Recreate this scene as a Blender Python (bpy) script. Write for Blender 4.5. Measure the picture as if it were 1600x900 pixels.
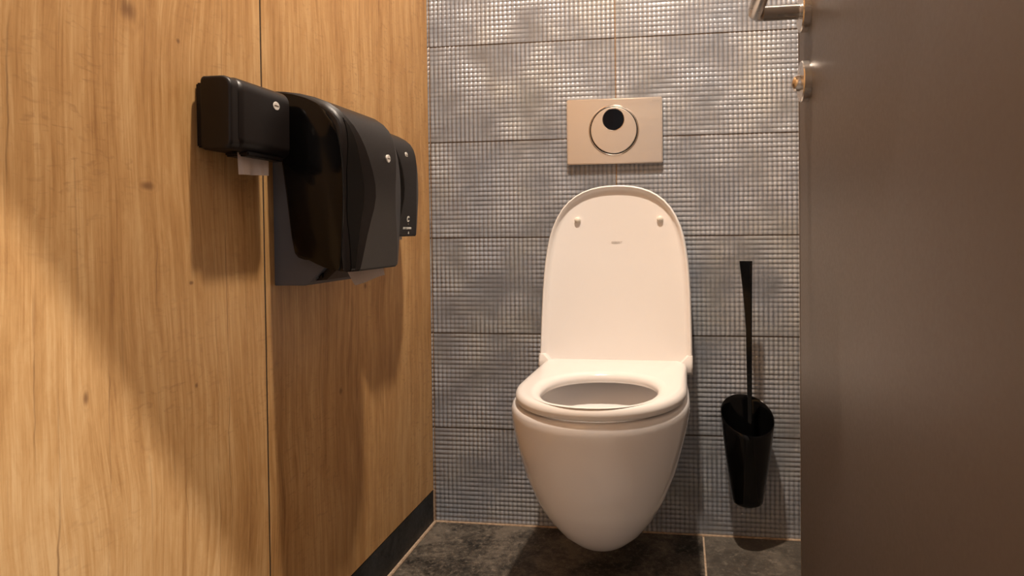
import bpy, bmesh, math, random
from mathutils import Vector, Matrix
random.seed(7)
for o in list(bpy.data.objects): bpy.data.objects.remove(o)
sc = bpy.context.scene
COL = sc.collection
PI = math.pi

# ------------------------------------------------------------------ camera
F_PX, YAW, PITCH, ROLL = 1014.676, 0.1359, -0.0163, -0.0105
cam_d = bpy.data.cameras.new('camera')
cam_d.sensor_fit = 'HORIZONTAL'; cam_d.sensor_width = 36
cam_d.lens = 36*F_PX/1600
cam_d.shift_x = -125.03/1600; cam_d.shift_y = -71.93/1600
cam_d.clip_start = 0.01
cam = bpy.data.objects.new('camera', cam_d); COL.objects.link(cam)
fwd = Vector((-math.sin(YAW)*math.cos(PITCH), math.cos(YAW)*math.cos(PITCH), math.sin(PITCH)))
rgt = Vector((math.cos(YAW), math.sin(YAW), 0)); upv = rgt.cross(fwd)
r2 = rgt*math.cos(ROLL)+upv*math.sin(ROLL); u2 = -rgt*math.sin(ROLL)+upv*math.cos(ROLL)
M = Matrix((r2, u2, -fwd)).transposed().to_4x4()
M.translation = Vector((0.6537, -1.638, 0.7637))
cam.matrix_world = M
sc.camera = cam

# ------------------------------------------------------------------ world, lights, exposure
w = bpy.data.worlds.new('world'); sc.world = w; w.use_nodes = True
w.node_tree.nodes['Background'].inputs[0].default_value = (.85, .9, 1, 1)
w.node_tree.nodes['Background'].inputs[1].default_value = 0.02
sc.view_settings.view_transform = 'Standard'; sc.view_settings.look = 'None'
sc.view_settings.exposure = 0.0; sc.view_settings.gamma = 1
sc.view_settings.use_curve_mapping = False

def lamp(name, kind, loc, power, col, size=.1, target=None, cone=None, blend=.3):
    d = bpy.data.lights.new(name, kind); d.energy = power; d.color = col
    if kind == 'AREA': d.shape = 'DISK'; d.size = size
    else: d.shadow_soft_size = size
    if cone: d.spot_size = math.radians(cone); d.spot_blend = blend
    o = bpy.data.objects.new(name, d); COL.objects.link(o); o.location = loc
    if target: o.rotation_euler = (Vector(target)-Vector(loc)).to_track_quat('-Z', 'Y').to_euler()
    return o
# recessed downlight in the cubicle ceiling
lamp('cubicle_downlight', 'AREA', (.54, -.75, 2.44), 44, (1, .85, .70), .07)
# downlight of the washroom in front of the cubicle, shining in under the lintel
lamp('washroom_downlight', 'AREA', (.76, -2.185, 2.60), 135, (1, .985, 1.0), .022)
lamp('washroom_fill', 'AREA', (1.5, -2.9, 2.6), 6, (1, .98, 1), .6)  # unseen fill lamp, added to brighten the cubicle through the doorway

# ------------------------------------------------------------------ material helpers
def mat(name, col=(.5,.5,.5), rough=.5, metal=0, spec=.5, coat=0):
    m = bpy.data.materials.new(name); m.use_nodes = True
    b = m.node_tree.nodes['Principled BSDF']
    b.inputs['Base Color'].default_value = (*col, 1)
    b.inputs['Roughness'].default_value = rough
    b.inputs['Metallic'].default_value = metal
    b.inputs['Specular IOR Level'].default_value = spec
    b.inputs['Coat Weight'].default_value = coat
    return m
class NT:
    def __init__(s, m): s.t = m.node_tree; s.b = s.t.nodes['Principled BSDF']; s._co = None
    def n(s, typ, **kw):
        x = s.t.nodes.new(typ)
        for k, v in kw.items(): setattr(x, k, v)
        return x
    def set(s, sock, v):
        if hasattr(v, 'is_output'): s.t.links.new(v, sock)
        else: sock.default_value = v
    def co(s):
        if s._co is None:
            tc = s.n('ShaderNodeTexCoord'); sp = s.n('ShaderNodeSeparateXYZ')
            s.t.links.new(tc.outputs['Object'], sp.inputs[0]); s._co = (tc.outputs['Object'], sp.outputs[0], sp.outputs[1], sp.outputs[2])
        return s._co
    def m(s, op, a, b=0., c=0.):
        x = s.n('ShaderNodeMath', operation=op)
        s.set(x.inputs[0], a); s.set(x.inputs[1], b); s.set(x.inputs[2], c)
        return x.outputs[0]
    def xyz(s, a, b, c):
        x = s.n('ShaderNodeCombineXYZ'); s.set(x.inputs[0], a); s.set(x.inputs[1], b); s.set(x.inputs[2], c); return x.outputs[0]
    def noise(s, v, scale, detail=3, rough=.5, dist=0):
        x = s.n('ShaderNodeTexNoise'); s.set(x.inputs['Vector'], v); x.inputs['Scale'].default_value = scale
        x.inputs['Detail'].default_value = detail; x.inputs['Roughness'].default_value = rough; x.inputs['Distortion'].default_value = dist
        return x.outputs['Fac']
    def ramp(s, v, stops):
        x = s.n('ShaderNodeValToRGB'); s.set(x.inputs[0], v); e = x.color_ramp.elements
        while len(e) < len(stops): e.new(.5)
        for el, (p, c) in zip(e, stops): el.position = p; el.color = (*c, 1)
        return x.outputs[0]
    def rng(s, v, a, b, c=0., d=1., smooth=False):
        x = s.n('ShaderNodeMapRange'); s.set(x.inputs[0], v)
        if smooth: x.interpolation_type = 'SMOOTHSTEP'
        for i, q in enumerate((a, b, c, d)): s.set(x.inputs[i+1], q)
        return x.outputs[0]
    def mix(s, f, a, b, mode='MIX'):
        x = s.n('ShaderNodeMix', data_type='RGBA', blend_type=mode)
        s.set(x.inputs[0], f); 
        for k, v in ((6, a), (7, b)):
            s.set(x.inputs[k], v if hasattr(v, 'is_output') else (*v, 1))
        return x.outputs[2]
    def bump(s, h, strength=.5, dist=.001, prev=None):
        x = s.n('ShaderNodeBump'); s.set(x.inputs['Height'], h); s.set(x.inputs['Strength'], strength); x.inputs['Distance'].default_value = dist
        if prev: s.t.links.new(prev, x.inputs['Normal'])
        s.t.links.new(x.outputs[0], s.b.inputs['Normal']); return x.outputs[0]
    def out(s, name, v): s.set(s.b.inputs[name], v)

# --- back wall tile: relief lattice of small pillows, staggered waviness per tile
TW, TH, XS = .490, .25, .4936
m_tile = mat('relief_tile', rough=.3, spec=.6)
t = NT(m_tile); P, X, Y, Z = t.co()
tx = t.m('DIVIDE', t.m('SUBTRACT', X, XS), TW); tz = t.m('DIVIDE', Z, TH)
ix = t.m('FLOOR', tx); iz = t.m('FLOOR', tz)
fx = t.m('SUBTRACT', tx, ix); fz = t.m('SUBTRACT', tz, iz)
seed = t.xyz(t.m('MULTIPLY', ix, 7.31), t.m('MULTIPLY', iz, 3.77), 0)
wn = t.n('ShaderNodeTexWhiteNoise'); t.set(wn.inputs['Vector'], seed); rnd = wn.outputs['Value']
off = t.n('ShaderNodeVectorMath', operation='MULTIPLY'); t.set(off.inputs[0], wn.outputs['Color']); off.inputs[1].default_value = (9, 9, 9)
add = t.n('ShaderNodeVectorMath', operation='ADD'); t.set(add.inputs[0], P); t.set(add.inputs[1], off.outputs[0])
PV = add.outputs[0]
NX, NZ = 42, 21
ax_ = t.noise(PV, 9, 2); az_ = t.noise(t.xyz(t.m('ADD', X, t.m('MULTIPLY', rnd, 5.)), 3.3, t.m('ADD', Z, t.m('MULTIPLY', rnd, 3.))), 9, 2)
sx = t.m('ABSOLUTE', t.m('SINE', t.m('MULTIPLY', fx, NX*PI)))
sz = t.m('ABSOLUTE', t.m('SINE', t.m('MULTIPLY', fz, NZ*PI)))
hx = t.m('MULTIPLY', sx, t.rng(ax_, .35, .65, .15, 1.)); hz = t.m('MULTIPLY', sz, t.rng(az_, .35, .65, .2, 1.))
und = t.noise(PV, 14, 2)
height = t.m('ADD', t.m('ADD', t.m('MULTIPLY', hx, 1.7), hz), t.m('MULTIPLY', und, 3.0))
t.bump(height, .9, .0016)
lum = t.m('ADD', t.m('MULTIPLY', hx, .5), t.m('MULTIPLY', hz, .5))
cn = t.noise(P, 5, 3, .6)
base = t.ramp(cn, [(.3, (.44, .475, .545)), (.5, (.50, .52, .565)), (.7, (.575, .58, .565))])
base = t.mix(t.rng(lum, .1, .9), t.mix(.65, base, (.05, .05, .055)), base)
ex = t.m('MULTIPLY', t.m('MINIMUM', fx, t.m('SUBTRACT', 1., fx)), TW)
ez = t.m('MULTIPLY', t.m('MINIMUM', fz, t.m('SUBTRACT', 1., fz)), TH)
base = t.mix(t.m('LESS_THAN', ez, .0017), base, (.055, .035, .022))
base = t.mix(t.m('LESS_THAN', ex, .0016), base, (.30, .20, .12))
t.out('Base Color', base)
t.out('Roughness', t.rng(cn, .3, .7, .32, .44)); t.b.inputs['Metallic'].default_value = .15

# --- oak laminate
m_wood = mat('oak_laminate', rough=.42, spec=.35)
t = NT(m_wood); P, X, Y, Z = t.co()
wob = t.noise(t.xyz(X, Y, t.m('MULTIPLY', Z, .8)), 2.2, 2)
Yw = t.m('ADD', Y, t.m('MULTIPLY', t.m('SUBTRACT', wob, .5), .09))
g1 = t.noise(t.xyz(0., t.m('MULTIPLY', Yw, 12), t.m('MULTIPLY', Z, .55)), 1.6, 5, .6)
g2 = t.noise(t.xyz(4., t.m('MULTIPLY', Yw, 90), t.m('MULTIPLY', Z, 2.2)), 1.8, 5, .65)
g3 = t.noise(t.xyz(9., t.m('MULTIPLY', Yw, 420), t.m('MULTIPLY', Z, 9)), 1.0, 3, .6)
fl = t.noise(t.xyz(2., t.m('MULTIPLY', Y, 45), t.m('MULTIPLY', Z, 110)), 1.0, 3, .5, 1.2)
patch = t.noise(t.xyz(6., t.m('MULTIPLY', Y, 5), t.m('MULTIPLY', Z, 3)), 1.4, 2)
g4 = t.noise(t.xyz(7., t.m('MULTIPLY', Yw, 60), t.m('MULTIPLY', Z, 11)), 1.0, 5, .7, .6)
g5 = t.noise(t.xyz(3., t.m('MULTIPLY', Y, 6), t.m('MULTIPLY', Z, 2.5)), 1.0, 2)
v = t.m('ADD', t.m('MULTIPLY', g1, .26), t.m('ADD', t.m('MULTIPLY', g2, .26), t.m('ADD', t.m('MULTIPLY', g3, .13), t.m('ADD', t.m('MULTIPLY', g4, .20), t.m('MULTIPLY', g5, .15)))))
wc = t.ramp(v, [(.39, (.30, .140, .046)), (.455, (.445, .232, .082)), (.51, (.54, .300, .115)), (.58, (.645, .395, .175))])
wc = t.mix(t.m('MULTIPLY', t.rng(fl, .55, .72), t.rng(patch, .42, .62, .05, .42)), wc, (.28, .14, .055))
wc = t.mix(t.m('MULTIPLY', t.rng(t.noise(t.xyz(5., t.m('MULTIPLY', Yw, 130), t.m('MULTIPLY', Z, 3.5)), 1., 2), .66, .74), .35), wc, (.20, .095, .04))
# long hairline cracks in the laminate print: (y, z0, z1, width, slant)
CR = [(-.777,1.24,.20,.0011,.0), (-1.065,.66,.50,.0016,.03), (-1.043,.64,.30,.0019,.02), (-.985,.66,.24,.0013,.03), (-.946,1.18,1.05,.0014,.0),
      (-.905,.76,.66,.0014,.05), (-.80,.99,.15,.0007,.0), (-1.085,1.0,.8,.0016,.03), (-.53,1.25,.2,.0006,.0), (-.40,.68,.52,.0011,.01),
      (-.30,.62,.35,.0008,.0), (-.735,.9,.1,.0006,.0), (-.64,1.2,.6,.0005,.0), (-.22,1.2,.7,.0006,0.), (-.86,.5,.08,.0007,0.), (-.47,.5,.1,.0006,0.)]
cw = t.noise(t.xyz(1., t.m('MULTIPLY', Y, 3), t.m('MULTIPLY', Z, 9)), 1.0, 3, .6)
crn = t.rng(t.noise(t.xyz(8., t.m('MULTIPLY', Y, 30), t.m('MULTIPLY', Z, 7)), 1., 2), .35, .62, .12, 1.)
for (y0, za, zb, wd, sl) in CR:
    zt, zl = max(za, zb), min(za, zb)
    yy = t.m('ADD', t.m('SUBTRACT', Y, y0), t.m('ADD', t.m('MULTIPLY', t.m('SUBTRACT', cw, .5), .016), t.m('MULTIPLY', t.m('SUBTRACT', Z, zl), -sl+0.)))
    k = t.rng(t.m('ABSOLUTE', yy), wd*.1, wd*1.1, .8, 0., True)
    k = t.m('MULTIPLY', k, crn)
    mid, half = (zt+zl)/2, (zt-zl)/2
    k = t.m('MULTIPLY', k, t.rng(t.m('ABSOLUTE', t.m('SUBTRACT', Z, mid)), half*.55, half, .75, 0., True))
    wc = t.mix(k, wc, (.11, .045, .018))
# knots: (y, z, ry, rz)
for (y0, z0, ry, rz) in [(-.938,1.035,.013,.016), (-.915,.826,.012,.006), (-.86,1.02,.004,.004), (-1.005,.585,.004,.009), (-.84,.56,.003,.004), (-.465,.46,.007,.008), (-.36,.655,.006,.007), (-.845,.70,.005,.003)]:
    d = t.m('SQRT', t.m('ADD', t.m('POWER', t.m('DIVIDE', t.m('SUBTRACT', Y, y0), ry), 2.), t.m('POWER', t.m('DIVIDE', t.m('SUBTRACT', Z, z0), rz), 2.)))
    d = t.m('ADD', d, t.m('MULTIPLY', t.m('SUBTRACT', g2, .5), 1.2))
    wc = t.mix(t.rng(d, .1, 1.3, .75, 0., True), wc, (.17, .075, .03))
    rg = t.m('MULTIPLY', t.m('SINE', t.m('MULTIPLY', d, 5.)), t.rng(d, 1., 3.2, .10, 0., True))
    wc = t.mix(t.m('MAXIMUM', rg, 0.), wc, (.25, .12, .05))
t.out('Base Color', wc); t.out('Roughness', t.rng(g2, .3, .7, .38, .5))
t.bump(t.m('ADD', g2, g3), .12, .0006)

# --- dark slate tile of floor and baseboard
def slate(name, dark, light, sc_=1.):
    m = mat(name, rough=.55, spec=.4); t = NT(m); P, X, Y, Z = t.co()
    a = t.noise(P, 7*sc_, 6, .65, .4); b = t.noise(P, 60*sc_, 4, .7); c = t.noise(P, 300*sc_, 2, .6)
    v = t.m('ADD', t.m('MULTIPLY', a, .55), t.m('ADD', t.m('MULTIPLY', b, .3), t.m('MULTIPLY', c, .15)))
    md = tuple((p*.6+q*.4) for p, q in zip(dark, light))
    t.out('Base Color', t.ramp(v, [(.43, dark), (.5, md), (.57, light)]))
    sp = t.noise(P, 70*sc_, 5, .75, .3)
    base_ = t.b.inputs['Base Color'].links[0].from_socket
    t.out('Base Color', t.mix(t.rng(sp, .52, .68, 0., .55), base_, tuple(min(1, q*1.9) for q in light)))
    t.out('Roughness', t.rng(b, .3, .7, .42, .68)); t.bump(v, .35, .002)
    return m
m_floor = slate('slate_floor_tile', (.019, .016, .013), (.150, .125, .098))
m_floor2 = slate('slate_floor_tile_smooth', (.060, .050, .040), (.125, .105, .083), .7)
m_base = slate('slate_baseboard', (.006, .006, .006), (.030, .031, .032), 1.5)
m_grout = mat('tan_grout', (.46, .34, .24), .8); t = NT(m_grout); t.out('Base Color', t.ramp(t.noise(t.co()[0], 120, 4), [(.3, (.36, .25, .165)), (.7, (.56, .42, .30))]))
def plain(name, col, rough, amt=.06, scale=30, bump=0, **kw):
    m = mat(name, col, rough, **kw); t = NT(m); n = t.noise(t.co()[0], scale, 4, .6)
    t.out('Base Color', t.ramp(n, [(.3, tuple(c*(1-amt) for c in col)), (.7, tuple(min(1, c*(1+amt)) for c in col))]))
    t.out('Roughness', t.rng(n, .3, .7, max(.02, rough*.92), rough*1.08))
    if bump: t.bump(n, bump, .0008)
    return m
m_ceil = plain('ceiling_paint', (.55, .52, .50), .8)
m_plaster = plain('plaster_paint', (.33, .31, .30), .8)
m_gap_shade = mat('panel_gap_shade', (.012, .009, .007), .9)  # near-black colour, painted-in shade for the gaps between panels
m_panel_edge = plain('panel_edge', (.05, .035, .02), .7)
m_door = plain('taupe_door_laminate', (.072, .055, .045), .42, .03, 250, .05)
m_door_edge = plain('taupe_door_edging', (.10, .078, .062), .45, .02)
m_ceramic = plain('white_ceramic', (.84, .81, .80), .12, .005, 5, spec=.5, coat=.3)
m_duro = plain('white_duroplast', (.86, .82, .79), .22, .005, 5, spec=.5)
m_bumper = plain('bumper_rubber', (.80, .75, .66), .4, .01)
m_print = plain('grey_print', (.50, .45, .41), .6, .01)
m_black = plain('black_satin_plastic', (.0080, .0054, .0048), .40, .05, 400, .08, spec=.32)
m_gloss = plain('black_gloss_plastic', (.003, .0028, .0028), .12, .05, spec=.28)
m_housing = plain('slate_grey_plastic', (.080, .088, .110), .5, .03)
m_deepblack = plain('black_piano_plastic', (.0028, .0028, .003), .09, .02, spec=.30)
m_paper = plain('tissue_paper', (.80, .72, .67), .9, .03, 200, .3)
m_badge = plain('badge_white', (.75, .70, .64), .45, .02)
m_badge_ink = plain('badge_ink', (.16, .12, .09), .6, .02)
m_ink_white = plain('printed_white', (.72, .70, .64), .6, .02)
m_sensor = plain('black_lens', (.002, .002, .004), .15, .01, spec=.2)
def steel(name, col, rough, metal=1.):
    m = mat(name, col, rough, metal); t = NT(m); P, X, Y, Z = t.co()
    n = t.noise(t.xyz(t.m('MULTIPLY', X, 3.), t.m('MULTIPLY', Y, 40.), t.m('MULTIPLY', Z, 60.)), 1., 3); t.out('Roughness', t.rng(n, .3, .7, rough*.9, rough*1.1))
    return m
m_plate = steel('brushed_steel_plate', (.74, .68, .62), .38, .95)
m_steel = steel('brushed_steel', (.62, .575, .53), .26)
m_chrome = steel('polished_ring', (.70, .64, .58), .14)

# ------------------------------------------------------------------ mesh helpers
def link(name, me, m, parent=None, loc=None):
    o = bpy.data.objects.new(name, me); COL.objects.link(o)
    if m: me.materials.append(m)
    if parent: o.parent = parent
    if loc: o.location = loc
    return o
def from_bm(name, bm, m, parent=None, smooth=None):
    bmesh.ops.recalc_face_normals(bm, faces=bm.faces)
    me = bpy.data.meshes.new(name); bm.to_mesh(me); bm.free()
    if smooth is not None:
        me.shade_smooth()
        if smooth < 180: me.set_sharp_from_angle(angle=math.radians(smooth))
    return link(name, me, m, parent)
def box(bm, a, b, bev=0, seg=2):
    r = bmesh.ops.create_cube(bm, size=1)
    vs = r['verts']
    for v in vs: v.co = Vector([(a[i]+b[i])/2 + v.co[i]*(b[i]-a[i]) for i in range(3)])
    if bev:
        es = list({e for v in vs for e in v.link_edges})
        bmesh.ops.bevel(bm, geom=es, offset=bev, segments=seg, affect='EDGES')
def boxo(name, a, b, m, parent=None, bev=0, smooth=None):
    bm = bmesh.new(); box(bm, a, b, bev); return from_bm(name, bm, m, parent, smooth if smooth or not bev else 40)
def loft(name, rings, m, parent=None, closed=True, cap0=True, cap1=True, smooth=40, bm=None):
    own = bm is None
    if own: bm = bmesh.new()
    V = [[bm.verts.new(p) for p in r] for r in rings]
    n = len(rings[0])
    for a, b in zip(V, V[1:]):
        for i in range(n if closed else n-1):
            j = (i+1) % n
            try: bm.faces.new((a[i], a[j], b[j], b[i]))
            except ValueError: pass
    if cap0: bm.faces.new(V[0])
    if cap1: bm.faces.new(V[-1])
    if own: return from_bm(name, bm, m, parent, smooth)
def lathe_pts(c, axis, prof, n=48):
    """rings around an axis: prof = list of (radius, distance along axis)"""
    ax = Vector(axis).normalized(); u = ax.orthogonal().normalized(); v = ax.cross(u); c = Vector(c)
    return [[c+ax*h+(u*math.cos(2*PI*k/n)+v*math.sin(2*PI*k/n))*max(r, 1e-5) for k in range(n)] for r, h in prof]
def empty(name, loc, label, cat, group=None):
    o = bpy.data.objects.new(name, None); COL.objects.link(o); o.location = loc; o.empty_display_size = .05
    o['label'] = label; o['category'] = cat
    if group: o['group'] = group
    return o
def reparent(root):
    """children were modelled in world coordinates"""
    bpy.context.view_layer.update()
    inv = root.matrix_world.inverted()
    for c in list(root.children): c.matrix_parent_inverse = inv
def struct(o, kind='structure'): o['kind'] = kind; return o
def text_mesh(name, s, size, m, mw, parent=None, depth=.0003, bold=0.):
    c = bpy.data.curves.new(name, 'FONT'); c.body = s; c.size = size; c.align_x = 'CENTER'; c.align_y = 'CENTER'; c.extrude = depth; c.offset = bold
    o = bpy.data.objects.new(name+'_curve', c); COL.objects.link(o); bpy.context.view_layer.update()
    me = bpy.data.meshes.new_from_object(o.evaluated_get(bpy.context.evaluated_depsgraph_get()))
    bpy.data.objects.remove(o); me.transform(mw); me.name = name; me.materials.clear()
    return link(name, me, m, parent)
def frame(origin, xdir, ydir):
    x = Vector(xdir).normalized(); z = x.cross(Vector(ydir)).normalized(); y = z.cross(x)
    mm = Matrix((x, y, z)).transposed().to_4x4(); mm.translation = Vector(origin); return mm

# ------------------------------------------------------------------ room shell
CEIL = 2.46; FRONT = -1.82; XR = 1.0
struct(boxo('wall_back', (-.1, 0, -.05), (3.2, .10, 2.66), m_tile))
# floor: slate tiles with tan grout
struct(boxo('floor', (-.3, -4.2, -.06), (3.2, .0, -.0022), m_grout)) 
FL = bpy.data.objects['floor']
def floor_tile(x0, x1, y0, y1, m):
    boxo('floor_tile', (x0, y0, -.010), (x1, y1, 0), m, FL, .0008)
xg = .7035
for (x0, x1, m) in ((.0085, xg-.0022, m_floor), (xg+.0022, XR-.004, m_floor2)):
    for (y0, y1) in ((-.62, -.0045), (-1.24, -.6245), (-1.86, -1.2445), (-2.48, -1.8645), (-3.1, -2.4845), (-3.72, -3.1045)):
        floor_tile(x0, x1, y0, y1, m)
for (x0, x1) in ((1.004, 1.6), (1.604, 2.2), (2.204, 2.8)):
    for (y0, y1) in ((-2.48, -1.8645), (-3.1, -2.4845), (-3.72, -3.1045)): floor_tile(x0, x1, y0, y1, m_floor2)
struct(boxo('ceiling', (-.1, FRONT-.0, CEIL), (XR+.1, 0, CEIL+.15), m_ceil))
struct(boxo('ceiling_washroom', (-.1, -4.0, 2.64), (3.1, FRONT, 2.78), m_ceil))
# left wall with laminate panels
WL = struct(boxo('wall_left', (-.12, -4.0, 0), (-.016, 0, 2.64), m_gap_shade))
SEAM = -.6885; BZ = .0853
for (y0, y1, z0) in ((SEAM+.0018, -.0035, BZ), (SEAM-1.25, SEAM-.0018, BZ), (SEAM-2.5, SEAM-1.2536, BZ)):
    bm = bmesh.new(); box(bm, (-.016, y0, z0), (0, y1, 2.63), .0006, 1); from_bm('laminate_panel', bm, m_wood, WL)
for ys in (SEAM, SEAM-1.2518): boxo('gap_shade_strip', (-.014, ys-.0019, BZ), (-.0012, ys+.0019, 2.62), m_gap_shade, WL)  # dark strips set into the open gaps to stand in for their shade
struct(boxo('baseboard_left', (-.016, -4.0, 0), (-.0008, -.003, BZ-.0018), m_base, None, .0004))
struct(boxo('trim_1', (-.001, -4.0, -.006), (.0075, -.002, .0022), m_grout, None, .0015))
struct(boxo('trim_2', (.0, -.0065, -.006), (XR, .001, .0022), m_grout, None, .0015))
struct(boxo('trim_3', (-.0022, -.0040, .0), (.0016, .001, BZ), m_grout, None, .001))
struct(boxo('wall_right', (XR, FRONT, 0), (XR+.12, 0, 2.64), m_plaster))
# front wall: jamb on the right, lintel above the doorway
struct(boxo('wall_front', (.87, FRONT, 0), (3.1, FRONT+.12, 2.64), m_plaster))
struct(boxo('wall_lintel', (0, FRONT, 2.0), (.87, FRONT+.12, 2.64), m_plaster))
struct(boxo('wall_washroom_front', (-.1, -4.1, 0), (3.1, -4.0, 2.64), m_plaster))
struct(boxo('wall_washroom_right', (3.1, -4.1, 0), (3.2, FRONT+.12, 2.64), m_plaster))

# ------------------------------------------------------------------ door, open against the right side
DX, DY0, DY1 = .818, -1.66, -.700
door = boxo('door_1', (DX, DY0, .012), (DX+.040, DY1, 1.99), m_door, None, .0015)
door['kind'] = 'structure'; door['label'] = 'taupe laminate cubicle door standing open on the right'
boxo('door_edging', (DX-.0004, DY1-.0055, .012), (DX+.0404, DY1+.0012, 1.99), m_door_edge, door, .0012)
HY, HZ, TZ = -.768, 1.044, .954
bm = bmesh.new()
loft('', lathe_pts((DX, HY, HZ), (-1, 0, 0), [(.0, -.001), (.0262, -.001), (.0262, .0085), (.0252, .0100), (.0, .0100)]), None, bm=bm, cap0=False, cap1=False)
from_bm('handle_rose', bm, m_steel, door, 30)
bm = bmesh.new()
R_ = .0098
path = []
stem = .058; corner = DX-.010-stem
seg = []
c0 = Vector((DX-.009, HY, HZ)); 
pts = [c0, Vector((corner+.004, HY, HZ)), Vector((corner, HY-.0, HZ))]
loft('', lathe_pts((DX-.009, HY, HZ), (-1, 0, 0), [(0, 0), (.0085, 0), (.0085, .0015), (R_, .0018), (R_, stem-.002)], 32), None, bm=bm, cap0=False, cap1=False)
# mitred elbow and grip
def ringat(c, d, r, n=32):
    d = Vector(d).normalized(); u = Vector((0, 0, 1)); v = d.cross(u).normalized()
    return [Vector(c)+(u*math.cos(2*PI*k/n)+v*math.sin(2*PI*k/n))*r for k in range(n)]
cx = corner+.001
rings = [ringat((DX-.012, HY, HZ), (-1, 0, 0), R_)]
for k in range(7):
    a = k/6*PI/2; rr = .0115
    c = (cx+rr-rr*math.sin(a), HY-rr+rr*math.cos(a), HZ)
    rings.append(ringat(c, (-math.cos(a), -math.sin(a), 0), R_))
rings.append(ringat((cx, HY-.118, HZ), (0, -1, 0), R_))
rings.append(ringat((cx, HY-.120, HZ), (0, -1, 0), R_*.85))
loft('', rings, None, bm=bm)
from_bm('door_handle', bm, m_steel, door, 50)
bm = bmesh.new()
loft('', lathe_pts((DX, HY, TZ), (-1, 0, 0), [(.0, -.001), (.0262, -.001), (.0262, .0085), (.0252, .0100), (.0, .0100)]), None, bm=bm, cap0=False, cap1=False)
lk = from_bm('lock_rose', bm, m_steel, door, 30)
bm = bmesh.new()
loft('', lathe_pts((DX-.0095, HY, TZ-.002), (-1, 0, 0), [(.0, 0), (.0105, 0), (.0105, .0055), (.0085, .0090), (.004, .0112), (0, .0116)], 32), None, bm=bm, cap0=False, cap1=False)
from_bm('turn_knob', bm, m_steel, lk, 35)

# ------------------------------------------------------------------ toilet
CX = .4975
def dring(z, hw, yf, hwb=None, yb=0., L=None, e=2.15, nf=41, ns=7, nb=9, cx=CX, tilt=0.):
    """D-shaped plan ring, front towards -y"""
    if hwb is None: hwb = hw*.93
    if L is None: L = hw*1.12
    yc = yf+L; P = []
    for k in range(nf):
        a = PI*k/(nf-1); c_, s_ = math.cos(a), math.sin(a)
        P.append((cx-hw*math.copysign(abs(c_)**(2/e), c_), yc-L*abs(s_)**(2/e)))
    for k in range(1, ns+1):
        f = k/ns; P.append((cx+hw+(hwb-hw)*f**1.6, yc+(yb-yc)*f))
    for k in range(1, nb):
        P.append((cx+hwb-2*hwb*k/nb, yb))
    for k in range(ns, 0, -1):
        f = k/ns; P.append((cx-hw-(hwb-hw)*f**1.6, yc+(yb-yc)*f))
    return [Vector((x, y, z)) for x, y in P]
def ell(z, a, b, cy, n, cx=CX, e=2.):
    """inner ring with the same point count/order as dring"""
    P = []
    for k in range(n):
        pass
    return P
toilet = empty('toilet', (CX, 0, .07), 'white wall-hung ceramic toilet with raised lid on the grey tiled wall', 'toilet')
outer = [(.1198, .012, -.340, .040), (.1218, .028, -.353, .050), (.1275, .042, -.369, .058), (.1350, .0535, -.383, .065), (.1426, .064, -.394, .072), (.1654, .0885, -.4223, .088), (.1996, .1130, -.4526, .106), (.2396, .1328, -.480, .123),
         (.2909, .1526, -.504, .140), (.348, .1679, -.519, .154), (.385, .1765, -.5255, .161), (.405, .1792, -.5275, .163), (.417, .1792, -.528, .163), (.4255, .1765, -.525, .161), (.4285, .172, -.520, .157)]
rings = [dring(z, hw, yf, hb, 0., L=hw*1.16, cx=CX-.003) for z, hw, yf, hb in outer]
n = len(rings[0])
def hole_ring(z, a, b, cy, e=2.1, src=rings[-1]):
    """project each outer point direction on an ellipse about (CX, cy)"""
    out = []
    # walk the ellipse with the same index correspondence by arc fraction
    for p in src:
        dx, dy = (p.x-CX)/.17, (p.y+.30)/.25
        ang = math.atan2(dy, dx)
        c_, s_ = math.cos(ang), math.sin(ang)
        bb = b if s_ < 0 else b*.92
        out.append(Vector((CX+a*math.copysign(abs(c_)**(2/e), c_), cy+bb*math.copysign(abs(s_)**(2/e), s_), z)))
    return out
inner = [(.4285, .139, .185, -.315), (.424, .135, .180, -.318), (.412, .131, .170, -.326), (.400, .124, .155, -.334), (.386, .112, .132, -.345), (.372, .097, .108, -.356), (.352, .080, .085, -.362), (.32, .066, .068, -.365), (.27, .055, .056, -.365), (.22, .045, .046, -.365), (.19, .03, .03, -.365)]
rings += [hole_ring(z, a, b, cy) for z, a, b, cy in inner]
loft('bowl', rings, m_ceramic, toilet, smooth=75)
# seat: ring with rounded edges, hinge tongue at the back
SZ0, SZ1 = .4325, .4560
def seat_ring(z, inset, hz=None):
    P = dring(z, .1705-inset, -.530+inset, .1690-inset, -.072-inset, L=.195-inset)
    out = []
    for p in P:
        # notch for the lid ears: back part narrows to .150
        x = p.x-CX
        lim = .1705 if p.y < -.108 else .1705-(.1705-.1500)*min(1, max(0, (p.y+.108)/.016))
        lim -= inset
        x = max(-lim, min(lim, x)); out.append(Vector((CX+x, p.y, p.z)))
    return out
def seat_hole(z, g, ):
    return hole_ring(z, .1135+g, .138+g, -.368, 2.15, src0)
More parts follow.
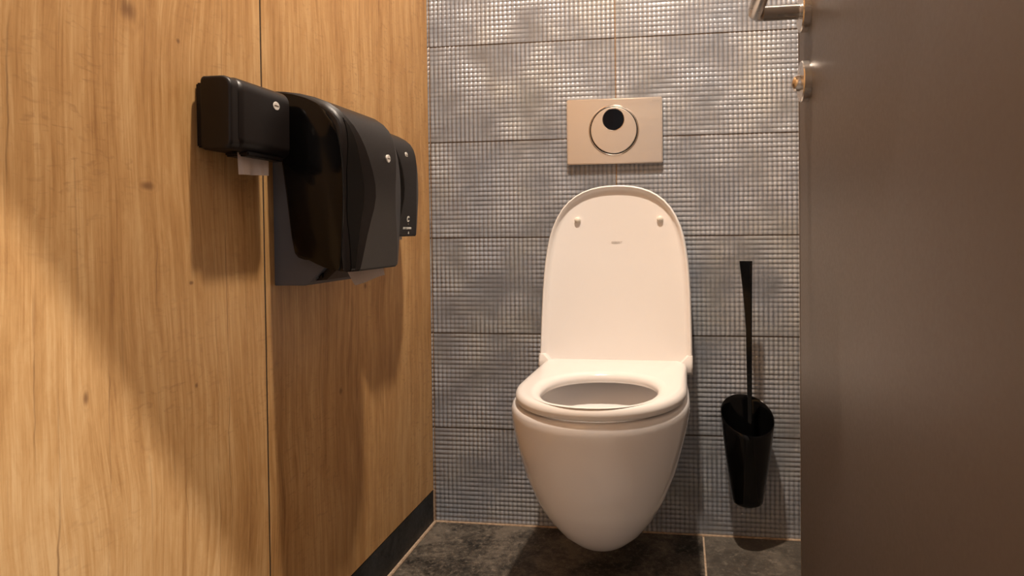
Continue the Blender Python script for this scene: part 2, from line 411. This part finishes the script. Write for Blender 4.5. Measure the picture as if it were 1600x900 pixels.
# denser resampling of the back of the ring so the notch reads crisply
src0 = dring(SZ1, .1705, -.530, .1690, -.072, L=.195)
rings = [seat_ring(SZ0, .006), seat_ring(SZ0+.003, .002), seat_ring(SZ0+.009, .0), seat_ring(SZ1-.010, .0), seat_ring(SZ1-.004, .0025), seat_ring(SZ1-.001, .007), seat_ring(SZ1+.0002, .014),
         seat_hole(SZ1+.0002, .022), seat_hole(SZ1-.0012, .011), seat_hole(SZ1-.006, .003), seat_hole(SZ0+.008, .0), seat_hole(SZ0+.002, .004), seat_hole(SZ0, .010)]
bm = bmesh.new()
loft('', rings+[rings[0]], None, bm=bm, cap0=False, cap1=False)
bmesh.ops.remove_doubles(bm, verts=bm.verts, dist=1e-5)
seat = from_bm('seat', bm, m_duro, toilet, 60)
bm = bmesh.new()
for s in (-1, 1): box(bm, (CX+s*.148-(.0 if s < 0 else .086), -.078, SZ0+.002), (CX+s*.148+(.086 if s < 0 else .0), -.052, SZ1+.0022), .003, 3)
box(bm, (CX-.066, -.076, SZ0), (CX+.066, -.056, SZ1-.004), .002)
from_bm('seat_hinge', bm, m_duro, seat, 40)
for s in (-1, 1):
    bm = bmesh.new(); loft('', lathe_pts((CX+s*.075, -.064, .424), (0, 0, 1), [(0, 0), (.011, 0), (.011, .012), (0, .012)], 24), None, bm=bm, cap0=False, cap1=False)
    from_bm('hinge_post', bm, m_steel, seat, 30)
# lid: raised and leaning back; drawn in its own plane then placed
LID_W = [(.440, .1825), (.50, .1820), (.56, .1810), (.62, .1792), (.66, .1770), (.69, .1745), (.72, .1705), (.75, .1650), (.775, .1575), (.80, .1465), (.82, .1345), (.838, .1190), (.852, .1010), (.862, .0830), (.8695, .0620), (.8740, .0410), (.8762, .0200), (.8768, .0)]
def lid_outline(inset, zb, wmax=1.):
    pts = []
    zt = .8768
    # right side from the bottom up, then down the left side
    for z, hw_ in LID_W:
        pts.append((hw_, z))
    # inset by normal offset
    full = [(x, z) for x, z in pts] + [(-x, z) for x, z in reversed(pts[:-1])]
    out = []
    for i, (x, z) in enumerate(full):
        x0, z0 = full[max(0, i-1)]; x1, z1 = full[min(len(full)-1, i+1)]
        tx_, tz_ = x1-x0, z1-z0; l = math.hypot(tx_, tz_)
        out.append((x-tz_/l*inset, z+tx_/l*inset))
    out[0] = (out[0][0], zb); out[-1] = (out[-1][0], zb)
    return out
def lid_y(z): return -.112+(z-.44)*.145
def lid_ring(inset, depth, zb):
    return [Vector((CX-x*1., lid_y(z)+depth, z)) for x, z in lid_outline(inset, zb)]
# depth: 0 = front of rim lip, + = towards the wall
rings = [lid_ring(.012, .0225, .452), lid_ring(.004, .0215, .450), lid_ring(.0, .018, .450), lid_ring(.0, .006, .450), lid_ring(.0012, .001, .450), lid_ring(.0035, -.0008, .450), lid_ring(.0060, .0006, .450),
         lid_ring(.0085, .0055, .452), lid_ring(.0125, .0100, .4525), lid_ring(.019, .0115, .453)]
bm = bmesh.new()
loft('', rings, None, bm=bm, cap0=True, cap1=True)
lid = from_bm('lid', bm, m_duro, toilet, 50)
# ears that wrap the hinge
for s in (-1, 1):
    bm = bmesh.new(); xo = CX+s*.1828; xi = CX+s*.1535
    sec = [(.426, -.082, -.108), (.434, -.080, -.119), (.447, -.080, -.1215), (.458, -.082, -.1190), (.470, -.086, -.1135)]
    for k in range(len(sec)): pass
    rr = []
    for (z, yb_, yf_) in sec:
        xi_ = xi if z < .455 else xi+s*(z-.455)*1.1
        ring = [(xi_, yb_), (xi_, yf_+.003), (xi_+s*.003, yf_), (xo-s*.003, yf_), (xo, yf_+.003), (xo, yb_)]
        rr.append([Vector((x, y, z)) for x, y in ring])
    loft('', rr, None, bm=bm)
    from_bm('lid_ear', bm, m_duro, lid, 40)
for sx_ in (-1, 1):
    bm = bmesh.new(); zc = .7915; yc_ = lid_y(zc)+.0115
    loft('', lathe_pts((CX+.006+sx_*.1015, yc_, zc), (0, -1, 0), [(0, -.001), (.0075, -.001), (.0078, .004), (.0066, .0075), (.0035, .0093), (0, .0097)], 28), None, bm=bm, cap0=False, cap1=False)
    from_bm('bumper', bm, m_bumper, lid, 50)
text_mesh('lid_print', 'GEBERIT', .0072, m_print, frame((CX+.002, lid_y(.736)+.0108, .736), (1, 0, 0), (0, .14, 1)), lid, .0002)
reparent(toilet)
toilet.rotation_euler.z = math.radians(-.8)

# ------------------------------------------------------------------ flush plate
fp = empty('flush_plate', (.4905, 0, .932), 'brushed steel flush plate with round button above the toilet lid', 'flush plate')
px0, px1, pz0, pz1 = .3705, .6110, .9330, 1.0965
bm = bmesh.new(); box(bm, (px0, -.0135, pz0), (px1, -.0005, pz1), .0022, 3)
plate = from_bm('plate', bm, m_plate, fp, 40)
bcx, bcz = .4895, 1.0165
bm = bmesh.new(); loft('', lathe_pts((bcx, -.0132, bcz), (0, -1, 0), [(.0605, -.001), (.0635, -.001), (.0632, .0014), (.0618, .0022), (.0600, .0010), (.0598, -.001)], 96), None, bm=bm, cap0=False, cap1=False)
from_bm('button_ring', bm, m_chrome, fp, 22)
bm = bmesh.new(); loft('', lathe_pts((bcx, -.0132, bcz), (0, -1, 0), [(.0575, -.004), (.0575, .0030), (.0563, .0040), (0, .0040)], 96), None, bm=bm, cap0=False, cap1=False)
btn = from_bm('flush_button', bm, m_plate, fp, 20)
bm = bmesh.new(); loft('', lathe_pts((bcx, -.0132, bcz), (0, -1, 0), [(.0600, .0), (.0600, .0004), (.0574, .0004), (.0574, 0.)], 96), None, bm=bm, cap0=False, cap1=False)
from_bm('button_gap', bm, m_deepblack, fp, 40)
scz = bcz+.0262
bm = bmesh.new(); loft('', lathe_pts((bcx-.0005, -.0170, scz), (0, -1, 0), [(.0268, 0), (.0280, 0), (.0278, .0012), (.0266, .0004)], 64), None, bm=bm, cap0=False, cap1=False)
from_bm('sensor_ring', bm, m_chrome, btn, 40)
bm = bmesh.new(); loft('', lathe_pts((bcx-.0005, -.0170, scz), (0, -1, 0), [(.0266, 0), (.0266, .0006), (0, .0007)], 64), None, bm=bm, cap0=False, cap1=False)
from_bm('sensor_lens', bm, m_sensor, btn, 20)
text_mesh('plate_print', 'GEBERIT', .0056, m_print, frame((.5965, -.0136, 1.0868), (1, 0, 0), (0, 0, 1)), plate, .0001)
reparent(fp)

# ------------------------------------------------------------------ toilet brush and holder
HXC, HYC = .8065, -.072
holder = empty('brush_holder', (HXC, 0, .11), 'glossy black cup-shaped brush holder on the tiled wall right of the toilet', 'brush holder')
N = 64
def cup_ring(z0, r, slant=0.):
    return [Vector((HXC+(.0 if slant else -.0)+math.cos(2*PI*k/N)*r, HYC+math.sin(2*PI*k/N)*r*.92, z0+slant*(math.sin(2*PI*k/N)*.034-math.cos(2*PI*k/N)*.008))) for k in range(N)]
prof = [(.1150, .024, 0), (.1155, .031, 0), (.1190, .0345, 0), (.1250, .0358, 0), (.17, .0432, 0), (.22, .0510, .15), (.27, .0570, .5), (.315, .0612, .9), (.3250, .0620, 1.), (.3262, .0610, 1.), (.3250, .0595, 1.), (.315, .0585, .9), (.27, .0545, .5), (.22, .0485, .15), (.17, .0407, 0), (.125, .0333, 0), (.121, .024, 0)]
loft('cup', [cup_ring(z, r, s) for z, r, s in prof], m_deepblack, holder, smooth=50)
boxo('wall_bracket', (HXC-.014, HYC+.048, .20), (HXC+.014, .001, .28), m_deepblack, holder, .002)
reparent(holder)
brush = empty('toilet_brush', (HXC, HYC, .13), 'black toilet brush with flared flat handle standing in the black holder', 'toilet brush')
rr = []
for z, x0, x1, yt in [(.16, .8065, .8155, .0045), (.34, .8055, .8165, .0048), (.46, .8040, .8170, .0050), (.53, .8030, .8174, .0052), (.57, .8005, .8178, .0054), (.63, .7955, .8182, .0058), (.6895, .7890, .8190, .0066), (.6908, .7898, .8184, .0058)]:
    yc_ = -.082+(z-.16)*(-.004); xm = x1-(x1-x0)*.22
    rr.append([Vector(p) for p in ((x0, yc_, z), (x0+.0008, yc_-yt*.5, z), (xm, yc_-yt, z), (x1-.0006, yc_-yt*.75, z), (x1, yc_, z), (x1-.0006, yc_+yt, z), (x0+.001, yc_+yt, z))])
loft('handle', rr, m_deepblack, brush, smooth=25)
bm = bmesh.new()
loft('', lathe_pts((.812, -.082, .135), (0, 0, 1), [(0, 0), (.016, .002), (.023, .012), (.024, .045), (.018, .058), (.006, .064), (0, .064)], 40), None, bm=bm, cap0=False, cap1=False)
for i in range(260):
    a = random.random()*2*PI; h = .141+random.random()*.048; r0 = .020; c_, s_ = math.cos(a), math.sin(a)
    p = Vector((.812+c_*r0, -.082+s_*r0, h)); q = p+Vector((c_, s_, 0))*.0085; u = Vector((-s_, c_, 0))*.0005
    vs = [bm.verts.new(p-u), bm.verts.new(p+u), bm.verts.new(p+Vector((0, 0, .0009))), bm.verts.new(q)]
    for f in ((0, 1, 3), (1, 2, 3), (2, 0, 3)): bm.faces.new([vs[k] for k in f])
from_bm('brush_head', bm, m_black, brush, 50)
reparent(brush)

# ------------------------------------------------------------------ paper and seat-cleaner dispensers on the laminate
def interp(tab, t_):
    for (a, va), (b, vb) in zip(tab, tab[1:]):
        if t_ <= b: return va+(vb-va)*max(0, (t_-a))/(b-a)
    return tab[-1][1]
def cover_shape(name, parent, prof, back, y0, y1, yc, hc, sag, z_ref, m, topdrop=.008, rnd=.006, rs=.62):
    """shell bounded by a front profile (x,z) from top-back round the front to bottom, and a back edge.
    x falls away from the crease towards both sides (chamfer)."""
    def stations(z):
        a, b = yc-interp(hc, z), yc+interp(hc, z)*rs
        a = max(a, y0+rnd+.002); b = min(b, y1-rnd-.002)
        L_ = [y0, y0+rnd*.15, y0+rnd*.45, y0+rnd]
        L_ += [y0+rnd+(a-y0-rnd)*(q+1)/8 for q in range(8)]
        L_ += [a+(b-a)*(q+1)/10 for q in range(10)]
        L_ += [b+(y1-rnd-b)*(q+1)/8 for q in range(8)]
        return L_+[y1-rnd*.45, y1-rnd*.15, y1]
    bm = bmesh.new(); grid = []
    xmax = max(p[0] for p in prof)
    def P(i, y):
        x, z = prof[i]
        h = interp(hc, z)*(1. if y < yc else rs)
        d = max(0, abs(y-yc)-h)
        full = max(.004, (y1-y0)/2-h)
        ch = sag*min(1, full/.055)*(d/full)*(x/xmax)
        e = min(y-y0, y1-y); ce = max(0, rnd-e)/rnd
        edge = rnd*(1-math.sqrt(max(0, 1-ce*ce)))
        # normal of the profile for the rounding of the edge
        x0_, z0_ = prof[max(0, i-1)]; x1_, z1_ = prof[min(len(prof)-1, i+1)]
        nx, nz = -(z1_-z0_), (x1_-x0_); l = math.hypot(nx, nz); nx, nz = nx/l, nz/l
        tz_ = topdrop*min(1, d/full)*max(0, nz)
        return Vector((max(.001, x-ch-nx*edge), y, z-nz*edge-tz_))
    ST = [stations(p_[1]) for p_ in prof]
    for q in range(len(ST[0])): grid.append([bm.verts.new(P(i, ST[i][q])) for i in range(len(prof))])
    for a, b in zip(grid, grid[1:]):
        for i in range(len(prof)-1): bm.faces.new((a[i], a[i+1], b[i+1], b[i]))
    # sides
    for row, y in ((grid[0], y0), (grid[-1], y1)):
        bk = [bm.verts.new((x, y, z)) for x, z in back]
        bm.faces.new(row+bk)
        if y == y0: b0 = bk
        else: b1 = bk
    full0 = [grid[0][-1]]+b0+[grid[0][0]]; full1 = [grid[-1][-1]]+b1+[grid[-1][0]]
    for i in range(len(full0)-1): bm.faces.new((full0[i], full0[i+1], full1[i+1], full1[i]))
    bmesh.ops.triangulate(bm, faces=[f for f in bm.faces if len(f.verts) > 4])
    o = from_bm(name, bm, m, parent, 17)
    return o, P
def badge(y, z, x, r, parent, slope=0., ax=1.0):
    n_ = Vector((1, slope, .0)).normalized()
    bm = bmesh.new(); c = Vector((x, y, z))
    u = Vector((-n_.y, n_.x, 0)); rings = []
    for (rr_, h) in ((1e-5, -.002), (r, -.002), (r, .0008), (r*.93, .0012), (1e-5, .0012)):
        rings.append([c+n_*h+(u*math.cos(2*PI*k/40)*ax+Vector((0, 0, 1))*math.sin(2*PI*k/40))*rr_ for k in range(40)])
    loft('', rings, None, bm=bm, cap0=False, cap1=False)
    b = from_bm('badge', bm, m_badge, parent, 20)
    mw = frame(c+n_*.0013+Vector((0, 0, .0003)), u, (0, 0, 1))
    text_mesh('badge_print', 'satino', r*.58*ax, m_badge_ink, mw, b, .00015, .0001)
    return b

# --- the tall roll dispenser in the middle
big = empty('toilet_roll_dispenser', (0, -.57, .681), 'tall glossy black roll dispenser on grey backplate, middle and largest of three wall dispensers', 'dispenser', )
profB = [(.004, .9935), (.03, .9915), (.055, .9880), (.080, .9815), (.100, .9735), (.117, .9620), (.128, .9500), (.1365, .9370), (.1425, .9220), (.1470, .9050), (.1500, .8850), (.1518, .8650),
         (.1525, .8450), (.1525, .8250), (.1512, .8050), (.1495, .7850), (.1475, .7600), (.1455, .7350), (.1435, .7150), (.1422, .7065), (.1390, .7035), (.1300, .7040), (.1100, .7085), (.0850, .7165)]
backB = [(.062, .7235), (.052, .7270), (.046, .7340), (.041, .7600), (.033, .8300), (.026, .8850), (.016, .9300), (.006, .9650)]
hcB = [(.70, .085), (.71, .083), (.756, .070), (.79, .057), (.815, .046), (.84, .046), (.86, .052), (.90, .068), (.93, .082), (.95, .094), (1.0, .106)]
coverB, PB = cover_shape('cover', big, profB, backB, -.680, -.460, -.570, hcB, .026, .82, m_black)
# glossy side panel, following the side of the cover
def side_panel(name, y, prof, back, inset, th, m, parent, xcut):
    poly = [(max(.001, x-xcut*(x/.1525)), z) for x, z in prof[1:-1]]+list(back)
    cx_ = sum(p[0] for p in poly)/len(poly); cz_ = sum(p[1] for p in poly)/len(poly)
    q = []
    for x, z in poly:
        d = math.hypot(x-cx_, z-cz_); q.append((x+(cx_-x)*inset/d, z+(cz_-z)*inset/d))
    bm = bmesh.new()
    r0 = [Vector((x, y+.002, z)) for x, z in q]; r1 = [Vector((x, y-th*.6, z)) for x, z in q]
    r2_ = [Vector((x+(cx_-x)*.012, y-th, z+(cz_-z)*.012)) for x, z in q]
    loft('', [r0, r1, r2_], None, bm=bm)
    return from_bm(name, bm, m, parent, 40)
side_panel('gloss_side_panel', -.680, profB, backB, .003, .0018, m_gloss, big, .020)
# glossy strip on the chamfer between side and front
def strip(name, P, prof, i0, i1, ya, yb_f, m, parent, lift=.0012):
    bm = bmesh.new(); rows = []
    for i in range(i0, i1+1):
        z = prof[i][1]; yb_ = yb_f(z); row = []
        for k in range(9):
            y = ya+(yb_-ya)*k/8
            p = P(i, y); row.append(p+Vector((lift, -lift*.5, 0)))
        rows.append(row)
    lo = [[p-Vector((.003, -.0015, 0)) for p in r] for r in rows]
    V = [[bm.verts.new(p) for p in r] for r in rows]; W_ = [[bm.verts.new(p) for p in r] for r in lo]
    for a, b in zip(V, V[1:]):
        for j in range(8): bm.faces.new((a[j], a[j+1], b[j+1], b[j]))
    for j in (0, 8):
        for a in range(len(V)-1): bm.faces.new((V[a][j], V[a+1][j], W_[a+1][j], W_[a][j]))
    for a in (0, -1):
        for j in range(8): bm.faces.new((V[a][j], V[a][j+1], W_[a][j+1], W_[a][j]))
    return from_bm(name, bm, m, parent, 50)
strip('viewing_strip', PB, profB, 6, 20, -.6705, lambda z: -.570-interp(hcB, z)-.004-.35*max(0, -.570-interp(hcB, z)+.6705), m_gloss, big)
badge(-.563, .894, PB(10, -.563).x, .0068, big)
# grey backplate housing
hs = [(.0, .681), (.052, .681), (.060, .6835), (.088, .7120), (.088, .735), (.050, .760), (.042, .90), (.030, .955), (.0, .960)]
bm = bmesh.new(); loft('', [[Vector((x, y, z)) for x, z in hs] for y in (-.664, -.480)], None, bm=bm)
bmesh.ops.bevel(bm, geom=[e for e in bm.edges if abs(e.verts[0].co.y-e.verts[1].co.y) < 1e-5 and e.verts[0].co.x+e.verts[1].co.x > .001], offset=.0012, segments=2, affect='EDGES')
from_bm('backplate_housing', bm, m_housing, big, 35)
# dark roll holder under the cover
hm = [(.040, .6930), (.046, .6865), (.083, .6895), (.100, .7045), (.100, .716), (.060, .716)]
bm = bmesh.new(); loft('', [[Vector((x, y, z)) for x, z in hm] for y in (-.652, -.640, -.628, -.540)], None, bm=bm)
rh = from_bm('roll_holder', bm, m_black, big, 30)
bm = bmesh.new(); box(bm, (.070, -.656, .6930), (.078, -.651, .7020), .001); box(bm, (.052, -.655, .690), (.062, -.6515, .6945), .001)
from_bm('release_catch', bm, m_deepblack, rh, 30)
reparent(big)
def sheet(name, fn, nu, nv, label, cat, m=m_paper, th=.0006):
    bm = bmesh.new(); V = [[bm.verts.new(fn(i/nu, j/nv)) for j in range(nv+1)] for i in range(nu+1)]
    for i in range(nu):
        for j in range(nv): bm.faces.new((V[i][j], V[i+1][j], V[i+1][j+1], V[i][j+1]))
    bmesh.ops.solidify(bm, geom=bm.faces[:], thickness=th)
    o = from_bm(name, bm, m, None, 60); o['label'] = label; o['category'] = cat; return o
# loose end of the roll under the middle dispenser
def shB(u, v):   # u: along the bottom edge towards the back wall, v: down
    a = Vector((.104, -.633, .7115)); b = Vector((.104, -.494, .7125))
    p = a.lerp(b, u); p += Vector((.004, .016*(1-u)-.002*u, -.0340+.0010*u+.0075*u))*v
    p.x += .004*math.sin(u*5+.6)*v+.003*v*v
    return p
sheet('toilet_paper', shB, 14, 6, 'end of white toilet paper hanging under the tall middle dispenser', 'toilet paper')
sheet('toilet_paper', lambda u, v: Vector((.072+u*.030, -.655+.010*v+.002*u, .7180-.0045*v*(1-abs(u-.4)))), 6, 3, 'small scrap of white paper between grey backplate and cover of the tall dispenser', 'toilet paper')

# --- the seat-cleaner dispenser nearest the back wall
cl = empty('seat_cleaner_dispenser', (0, -.345, .757), 'narrow black dispenser with white C print, nearest the tiled wall', 'dispenser')
profC = [(.004, .9830), (.025, .9815), (.045, .9780), (.062, .9720), (.077, .9640), (.089, .9540), (.0975, .9420), (.1030, .9280), (.1065, .9120), (.1085, .8940), (.1095, .8740), (.1096, .8540),
         (.1088, .8340), (.1070, .8140), (.1048, .7940), (.1025, .7740), (.1012, .7610), (.0985, .7575), (.080, .7570), (.050, .7575)]
profC = [(max(.004, x-.010*min(1, x/.06)), z) for x, z in profC]
backC = [(.012, .758), (.010, .80), (.006, .93)]
hcC = [(.75, .060), (.77, .056), (.80, .047), (.83, .038), (.86, .035), (.89, .042), (.92, .053), (.95, .066), (1.0, .08)]
coverC, PC = cover_shape('cover', cl, profC, backC, -.438, -.250, -.345, hcC, .026, .85, m_black)
strip('viewing_strip', PC, profC, 6, 16, -.427, lambda z: -.345-interp(hcC, z)-.003, m_gloss, cl)
boxo('backplate', (0, -.423, .762), (.012, -.265, .965), m_housing, cl, .002)
badge(-.358, .925, PC(7, -.358).x, .0062, cl)
mwC = lambda z, dy=0., dx=.0: frame((interp([(.7574, .1005), (.7740, .1025), (.7940, .1048), (.8140, .1070)], z)-.0094+dx, -.358+dy, z), (0, 1, 0), (.1, 0, 1))
text_mesh('logo_print', 'C', .0155, m_ink_white, mwC(.7925), coverC, .0003, .0006)
text_mesh('logo_print', 'u', .0065, m_badge_ink, mwC(.7832, .003), coverC, .0003)
text_mesh('lettering', 'SEAT CLEANER', .0060, m_ink_white, mwC(.7740), coverC, .0003, .0001)
text_mesh('lettering', '&', .0075, m_ink_white, mwC(.7645, .009), coverC, .0003)
reparent(cl)
sheet('cleaner_tissue', lambda u, v: Vector((.050+.030*u, -.405+.05*u, .7620-.010*v+.002*math.sin(u*4))), 6, 3, 'barely visible white tissue end under the dispenser nearest the tiled wall', 'tissue')

# --- the small tissue box dispenser nearest the camera
sm = empty('tissue_dispenser', (0, -.77, .879), 'small low black tissue dispenser, nearest the doorway and beside the taller one', 'dispenser')
def roundrect(x0, x1, z0, z1, r, y, rb=None, n=8, lean=0.):
    rb = r if rb is None else rb; P = []
    for (cx_, cz_, a0, rr_) in ((x1-r, z1-r, 0, r), (x0+rb, z1-rb, PI/2, rb), (x0+rb, z0+rb, PI, rb), (x1-r*.8, z0+r*.8, 1.5*PI, r*.8)):
        for k in range(n+1):
            a = a0+PI/2*k/n; x = cx_+math.cos(a)*rr_; z = cz_+math.sin(a)*rr_
            P.append(Vector((x+lean*(z-z0)/(z1-z0), y, z)))
    return P
ya, yb2 = -.8365, -.703
bm = bmesh.new()
st = [(ya, .0045), (ya+.0006, .0022), (ya+.0022, .0006), (ya+.0045, 0), (-.72, 0), (yb2-.004, 0), (yb2-.001, .0012), (yb2, .003)]
loft('', [roundrect(.010+i_*.5, .0560-i_, .8800+i_, .9800-i_, .016-i_*.4, y, .005, lean=.001) for y, i_ in st], None, bm=bm)
# raised front shell from the bevelled near end to the far end
from_bm('body', bm, m_black, sm, 35)
bm = bmesh.new()
st = [(-.822, .004), (-.8175, .0012), (-.814, 0), (-.76, 0), (-.712, 0), (-.7095, .002)]
loft('', [roundrect(.030, .0605-i_, .8800+i_, .9812-i_, .020-i_*.4, y, .004, lean=.001) for y, i_ in st], None, bm=bm)
from_bm('front_cover', bm, m_black, sm, 35)
boxo('backplate', (0, -.831, .884), (.012, -.708, .972), m_black, sm, .002)
bm = bmesh.new(); box(bm, (.018, -.800, .8745), (.054, -.716, .8815), .0022, 2)
from_bm('tissue_slot', bm, m_black, sm, 30)
badge(-.744, .9545, .0605, .0062, sm, ax=1.25)
reparent(sm)
def shA(u, v):
    a = Vector((.040, -.803, .8810)); b = Vector((.040, -.737, .8810))
    p = a.lerp(b, u); p.z -= v*(.0325-.0035*u); p.x += .0035*math.sin(u*9.5)*v+.002*v+.0015*math.sin(u*21)*v; p.y += -.001*v+.0025*(1-v)*u*1.5
    return p
sheet('paper_tissue', shA, 26, 8, 'white paper tissue hanging from the small low black dispenser', 'tissue')
